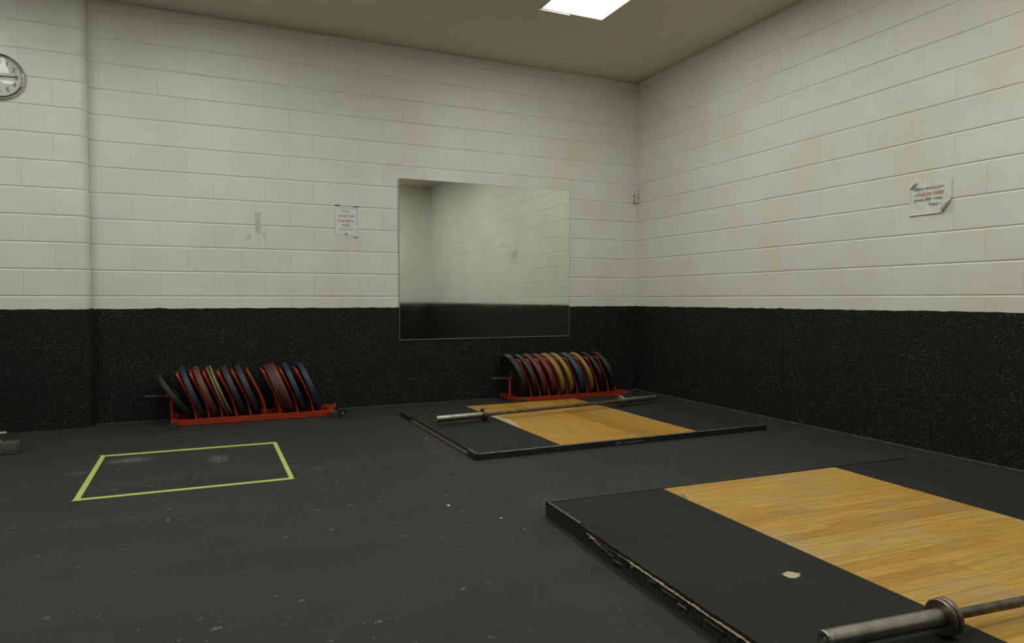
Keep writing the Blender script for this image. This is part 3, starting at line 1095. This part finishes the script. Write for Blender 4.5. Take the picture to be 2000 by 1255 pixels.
def plate(label, rack, xb, th, tilt, mat, band=None):
    """bumper plate standing on the rails; xb = lower left edge at rail height (rack local)"""
    th_ = R(tilt)
    u = Vector((-math.sin(th_), 0, math.cos(th_)))
    a = Vector((math.cos(th_), 0, math.sin(th_)))
    base = Vector(rack.location) + Vector((xb, 0.02, 0.0505))
    sink = math.sqrt(PR * PR - 0.1045 ** 2)
    c = base + u * sink + a * (th / 2)
    t = thing('bumper_plate', label, 'weight plate', c, 0, 'bumper plates in the racks')
    t.rotation_euler = (0, -th_, 0)
    h = th / 2
    half = [(0.0258, h * 0.92), (0.052, h * 0.92), (0.056, h * 0.62), (0.150, h * 0.55), (0.158, h * 0.70), (0.184, h * 0.78), (0.190, h * 0.98), (0.194, h), (0.219, h), (0.2235, h - 0.0025), (PR, h - 0.006)]
    prof = half + [(r, -x) for r, x in reversed(half)]
    lathe('disc', prof, mat, t, 72, 'X', True, 28)
    lathe('hub_ring', [(0.0250, h * 0.95), (0.0345, h * 0.95), (0.0345, -h * 0.95), (0.0250, -h * 0.95)], 'hub', t, 28, 'X', True, 30)
    if band:
        bw_ = h * 0.45
        lathe('rim_band', [(PR - 0.002, bw_), (PR + 0.0004, bw_ * 0.95), (PR + 0.0004, -bw_ * 0.95), (PR - 0.002, -bw_)], band, t, 72, 'X', True, 30)
    return t


A = [-4.383, -4.289, -4.194, -4.089, -3.982, -3.867, -3.754, -3.616, -3.493]
rackA = plate_rack('red rack of plates on floor under the small wall notice, left of platform', -4.537, -0.25, [x + 4.537 for x in A])
dA = [x + 4.537 for x in A]
SA = 'on the left rack'
plate('black bumper plate leaning over the handle %s, tilted most of all' % SA, rackA, 0.111, 0.039, 36, 'p_black')
plate('dark blue bumper plate %s, between steep black plate and lone red plate' % SA, rackA, dA[0] + 0.036, 0.040, 22, 'p_blue')
plate('lone red bumper plate %s, between blue and yellow plates' % SA, rackA, dA[1] + 0.034, 0.046, 22, 'p_red')
plate('yellow bumper plate %s, the only yellow one there' % SA, rackA, dA[2] + 0.040, 0.038, 22, 'p_yellow', 'p_grey')
plate('black bumper plate %s, right beside the yellow plate' % SA, rackA, dA[3] + 0.042, 0.044, 22, 'p_grey')
plate('black bumper plate %s, next to the empty slot' % SA, rackA, dA[4] + 0.040, 0.044, 22, 'p_grey')
plate('red bumper plate with dark rim, first of the red pair %s' % SA, rackA, dA[6] + 0.034, 0.042, 22, 'p_red', 'p_black')
plate('plain red bumper plate, second of the red pair %s' % SA, rackA, dA[6] + 0.034 + 0.0425 / math.cos(R(22)), 0.042, 22, 'p_red')
plate('blue bumper plate %s, between the red pair and the last hoop' % SA, rackA, dA[7] + 0.036, 0.042, 21.5, 'p_blue')
plate('blue bumper plate at the wheel end %s, last in the row' % SA, rackA, dA[8] + 0.036, 0.044, 21.5, 'p_blue')

B_ = [-1.450, -1.356, -1.257, -1.154, -1.053, -0.940, -0.824, -0.702, -0.582]
rackB = plate_rack('red rack full of plates under the mirror, behind the far platform', -1.605, -0.25, [x + 1.605 for x in B_])
dB = [x + 1.605 for x in B_]
SB = 'on the rack under the mirror'
plate('thick black bumper plate beside the handle %s' % SB, rackB, 0.070, 0.052, 21, 'p_black')
plate('grey-black bumper plate %s, between handle plate and red plates' % SB, rackB, dB[0] + 0.037, 0.042, 22, 'p_grey')
plate('red bumper plate %s, nearer the handle of the two' % SB, rackB, dB[1] + 0.037, 0.044, 22, 'p_red')
plate('red bumper plate %s, next to the yellow plates' % SB, rackB, dB[2] + 0.037, 0.044, 22, 'p_red')
plate('yellow bumper plate %s, next to the red plates' % SB, rackB, dB[3] + 0.037, 0.042, 22, 'p_yellow')
plate('yellow bumper plate %s, between another yellow and the blue' % SB, rackB, dB[4] + 0.037, 0.040, 22, 'p_yellow')
plate('blue bumper plate %s, the only bright blue one' % SB, rackB, dB[5] + 0.037, 0.048, 22, 'p_blue2')
plate('yellow bumper plate %s, between blue and black plates' % SB, rackB, dB[6] + 0.040, 0.036, 22, 'p_yellow')
plate('black bumper plate %s, between yellow and last plate' % SB, rackB, dB[7] + 0.037, 0.038, 22, 'p_black')
plate('last black bumper plate at the wheel end %s' % SB, rackB, dB[8] + 0.037, 0.046, 22, 'p_black')


# ------------------------------------------------------------------ green tape on the floor
def strip(name, pts, z0, z1, mat, label, cat, group=None):
    o = poly_prism(name, pts, z0, z1, mat)
    return tag(o, label, cat, group)


TP = lambda q: tuple(pix(q[0], q[1], 0)[:2])
for quad, lab, z in (
        ([(198, 888.6), (207, 888.6), (155.5, 975.5), (142.5, 976.5)], 'left strip of the green tape rectangle on the floor', 0.0002),
        ([(207.6, 888.4), (536, 862.8), (538, 865.4), (207.6, 891.2)], 'back strip of green tape rectangle on the floor, nearest the plate rack', 0.0002),
        ([(532.5, 863.6), (540.2, 863.2), (574, 932.2), (564.8, 933)], 'right strip of the green tape rectangle on the floor', 0.0004),
        ([(139, 978.8), (144, 974.8), (573, 931.8), (575, 933.8), (569, 935.6)], 'front strip of green tape rectangle on the floor, nearest the viewer', 0.0006)):
    strip('floor_tape', [TP(q) for q in quad], 0.0, z + 0.0004, 'tape_green', lab, 'tape', 'green floor tape')


# ------------------------------------------------------------------ notices
def sheet_on_back(name, lab, cat, x, z):
    return thing(name, lab, cat, (x, 0.0, z))


N1 = thing('notice_sheet', 'framed white paper notice with red capitals on the back wall beside mirror', 'notice', (-3.245, 0.0, 1.556))
N1.rotation_euler = (0, R(0.4), 0)
NW, NH = 0.213, 0.270
box('sheet', (0, -0.0022, 0), (NW, -0.0006, NH), 'paper', N1)
bm = bmesh.new()
bo, bt, yy = 0.009, 0.0022, -0.0024
for lo, hi in (((bo, bo), (NW - bo, bo + bt)), ((bo, NH - bo - bt), (NW - bo, NH - bo)), ((bo, bo), (bo + bt, NH - bo)), ((NW - bo - bt, bo), (NW - bo, NH - bo))):
    bm_box(bm, (lo[0], yy, lo[1]), (hi[0], yy + 0.0002, hi[1]))
finish(bm, 'border', 'ink', N1)
RB = (PI / 2, 0, 0)
for body, z, size, mt, sx, ul, bo_ in (('Please', 0.222, 0.025, 'ink_grey', 1.0, False, 0.0), ('DO NOT USE', 0.181, 0.0265, 'ink_red', 0.86, True, 0.0002), ('SOLID METAL', 0.136, 0.0265, 'ink_red', 0.88, True, 0.0002),
                                       ('PLATES', 0.097, 0.0265, 'ink_red', 0.88, True, 0.0002), ('ON PLATFORMS', 0.061, 0.0195, 'ink_grey', 0.97, False, 0.0)):
    text('lettering', body, size, mt, N1, (NW / 2, -0.0026, z), RB, 'CENTER', sx, ul, bo_)
bm = bmesh.new()
for q, (dx, dz, s) in enumerate(((0, 0.031, 0.004), (0, 0.021, 0.0045), (-0.016, 0.023, 0.0038), (0.016, 0.021, 0.0038))):
    bm_box(bm, (NW / 2 + dx - s, -0.0026, dz - s), (NW / 2 + dx + s, -0.0023, dz + s))
for sgn in (-1, 1):
    a = [(NW / 2, 0.040), (NW / 2 + sgn * 0.014, 0.026), (NW / 2 + sgn * 0.012, 0.0245), (NW / 2, 0.036)]
    vsx = [bm.verts.new((x, -0.0025, z)) for x, z in a]
    bm.faces.new(vsx)
finish(bm, 'emblem', 'ink', N1)
for x0, x1, z0, z1 in ((0.004, 0.052, 0.2745, 0.2835), (0.168, 0.217, 0.2715, 0.2805), (0.170, 0.211, -0.0045, 0.0015)):
    box('tape_strip', (x0, -0.0030, z0), (x1, -0.0004, z1), 'tape_black', N1)

# crumpled notice on the right wall: local x to the viewer's right, local z up, face towards local -y
N2 = thing('crumpled_notice', 'crumpled curling white paper notice on the right wall', 'notice', (0, -3.166, 1.545), -PI / 2)
SW, SH = 0.282, 0.212
bm = bmesh.new()
nx, nz = 46, 36


def curl(x, z):
    """paper surface: (x, out, z) with two corners rolled over"""
    out = 0.004 + 0.0012 * math.sin(x * 38 + 1.3) * math.sin(z * 30) + 0.0015 * math.sin((x + z) * 55)
    X, Z = x, z
    # bottom right corner, fold line through (0.205,0) and (SW,0.104)
    for (px, pz), (qx, qz), rad in (((0.206, 0.0), (SW, 0.104), 0.016), ((0.0, 0.168), (0.082, SH), 0.011)):
        dx, dz = qx - px, qz - pz
        l_ = math.hypot(dx, dz)
        nxx, nzz = dz / l_, -dx / l_
        if (px, pz) == (0.0, 0.168):
            nxx, nzz = -dz / l_, dx / l_
        d = (x - px) * nxx + (z - pz) * nzz
        if d > 0:
            an = min(d / rad, 3.5)
            rest = max(0, d - 3.5 * rad)
            along = rad * math.sin(an) + rest * math.cos(3.5)
            X -= nxx * (d - along)
            Z -= nzz * (d - along)
            out += rad * (1 - math.cos(an)) + rest * math.sin(3.5) * 0.3
    if z < 0.03:
        out += (0.03 - z) ** 2 * 6
    return X, -out, Z


grid = [[bm.verts.new(curl(SW * i / nx, SH * j / nz)) for j in range(nz + 1)] for i in range(nx + 1)]
for i in range(nx):
    for j in range(nz):
        bm.faces.new((grid[i][j], grid[i + 1][j], grid[i + 1][j + 1], grid[i][j + 1]))
sheet = finish(bm, 'sheet', 'paper2', N2, 60)
for body, x, z, size, mt, ul in (('Please ensure you', 0.036, 0.160, 0.0282, 'ink_grey', False), ('unload the weight', 0.036, 0.127, 0.0282, 'ink_red_faded', True),
                                 ('plates after usage.', 0.036, 0.090, 0.0276, 'ink_grey', False), ('Thank y', 0.132, 0.052, 0.0285, 'ink_grey', False)):
    text('lettering', body, size, mt, N2, (x, -0.0075, z), (PI / 2, R(-0.6), 0), 'LEFT', 0.97, ul, 0.0)

bm = bmesh.new()
bm_box(bm, (0.0115, -0.0085, 0.016), (0.0128, -0.0079, 0.158))
bm_box(bm, (0.0128, -0.0085, 0.016), (0.200, -0.0079, 0.0172))
finish(bm, 'laminate_seam', 'residue', N2)

# ------------------------------------------------------------------ wall clock
CK = thing('wall_clock', 'round white wall clock with steel rim high on the left wall step', 'clock', (-5.659, STEPY - 0.0005, 2.617))
CR = 0.163
lathe('rim', [(CR - 0.006, 0.0), (CR, -0.004), (CR, -0.022), (CR - 0.004, -0.033), (CR - 0.010, -0.036), (CR - 0.017, -0.032), (CR - 0.021, -0.022), (CR - 0.021, 0.0)], 'chrome', CK, 72, 'Y', True, 50)
lathe('dial', [(0, -0.014), (CR - 0.02, -0.014), (CR - 0.02, -0.001), (0, -0.001)], 'dial', CK, 64, 'Y', False, 30)
for n in range(1, 13):
    an = PI / 2 - n * PI / 6
    rr = 0.107
    s = 0.046
    text('numeral', str(n), s, 'ink', CK, (rr * math.cos(an), -0.0148, rr * math.sin(an) - s * 0.35), RB, 'CENTER', 1.15, False, 0.0)
bm = bmesh.new()
for n in range(60):
    an = n * PI / 30
    big = n % 5 == 0
    r0, r1, hw = (0.126, 0.134, 0.0016) if big else (0.130, 0.134, 0.0006)
    ca, sa = math.cos(an), math.sin(an)
    pts = [(r0, -hw), (r1, -hw), (r1, hw), (r0, hw)]
    bm.faces.new([bm.verts.new((r * ca - o_ * sa, -0.0146, r * sa + o_ * ca)) for r, o_ in pts])
finish(bm, 'minute_track', 'ink_grey', CK)


def hand(name, ang, r0, r1, hw, y):
    bm = bmesh.new()
    bm_box(bm, (r0, -0.0006, -hw), (r1, 0.0006, hw))
    o = finish(bm, name, 'ink', CK, None, (0, y, 0), (0, -ang, 0))
    return o


hand('minute_hand', R(1.5), -0.02, 0.118, 0.0026, -0.0185)
hand('hour_hand', R(172), -0.02, 0.075, 0.0036, -0.0168)
lathe('hub', [(0, -0.0215), (0.006, -0.021), (0.0075, -0.018), (0.0075, -0.0142)], 'ink', CK, 20, 'Y', False, 40)
GR = CR - 0.020
lathe('glass', [(GR * q / 12, -0.0305 + 0.008 * (q / 12) ** 2) for q in range(13)], 'glass', CK, 64, 'Y', False, 60)

# ------------------------------------------------------------------ old tape and small marks on the walls
strip_obj = box('tape_residue', (-3.912, -0.0012, 1.558), (-3.867, -0.0002, 1.738), 'residue')
tag(strip_obj, 'faint vertical grey strip of old tape residue on the back wall', 'tape residue')
o = box('tape_residue', (-3.984, -0.0012, 1.500), (-3.944, -0.0002, 1.555), 'residue_brown')
tag(o, 'small yellowish square of tape residue low beside the grey strip', 'tape residue')
o = poly_prism('wall_scuff', [(-3.845, 1.556), (-3.833, 1.566), (-3.829, 1.552), (-3.836, 1.536), (-3.832, 1.520), (-3.842, 1.522), (-3.847, 1.538)], 0.0, 0.0008, 'residue')
o.rotation_euler = (PI / 2, 0, 0)
tag(o, 'small grey chipped scuff right of the tape residue on back wall', 'scuff')
CT = thing('corner_tape', 'white strip of tape with dark smears in the room corner', 'tape', (0, 0, 2.03))
box('strip', (-0.013, -0.0135, 0), (-0.0003, -0.0003, 0.148), 'white', CT, 0.003)
rn = random.Random(9)
for side in (0, 1):
    bm = bmesh.new()
    for q in range(46):
        f = rn.random()
        dx = 0.014 + abs(rn.gauss(0, 0.022 if side == 0 else 0.03))
        dz = 0.147 * f
        s = rn.uniform(0.001, 0.0034)
        if side == 0:
            bm_box(bm, (-dx - s, -0.0009, dz - s * 1.6), (-dx + s, -0.0002, dz + s * 1.6))
        else:
            bm_box(bm, (-0.0009, -dx - s, dz - s * 1.6), (-0.0002, -dx + s, dz + s * 1.6))
    finish(bm, 'smear', 'mark', CT)['kind'] = 'stuff'

# ------------------------------------------------------------------ steel foot of a machine at the left edge
EB = thing('machine_foot', 'low grey steel box beam on the floor at the left edge', 'machine foot', (-5.405, -1.0, 0))
box('beam', (-0.62, -0.002, 0.002), (-0.010, 0.068, 0.080), 'beam', EB, 0.003, 2)
box('end_cap', (-0.0095, -0.004, 0.0), (0.0, 0.070, 0.082), 'beam_edge', EB, 0.002)
lathe('bolt', [(0, 0.016), (0.022, 0.014), (0.026, 0.008), (0.026, 0.0)], 'beam_edge', EB, 6, 'Z', False, 20, (-0.112, 0.024, 0.080))
box('upright', (-0.60, 0.003, 0.0802), (-0.54, 0.053, 0.9), 'beam', EB, 0.004)

# ------------------------------------------------------------------ crumbs on the floor
for (u, v, s), lab in (((876, 987.5, 0.010), 'pale chalk crumb on floor left of the near platform, larger one'), ((979, 1012, 0.008), 'pale chalk crumb on floor closest to the near platform corner'),
                       ((832.5, 856, 0.008), 'yellowish crumb on floor beside left edge of the far platform')):
    p = pix(u, v, 0.003)
    bm = bmesh.new()
    bmesh.ops.create_icosphere(bm, subdivisions=1, radius=1)
    for vv in bm.verts:
        k_ = random.uniform(0.75, 1.2)
        vv.co = Vector((vv.co.x * s * 0.9 * k_, vv.co.y * s * 1.2 * k_, vv.co.z * s * 0.5))
    o = finish(bm, 'chalk_crumb', 'chip', None, None, (p.x, p.y, s * 0.5))
    tag(o, lab, 'crumb', 'crumbs on the floor')
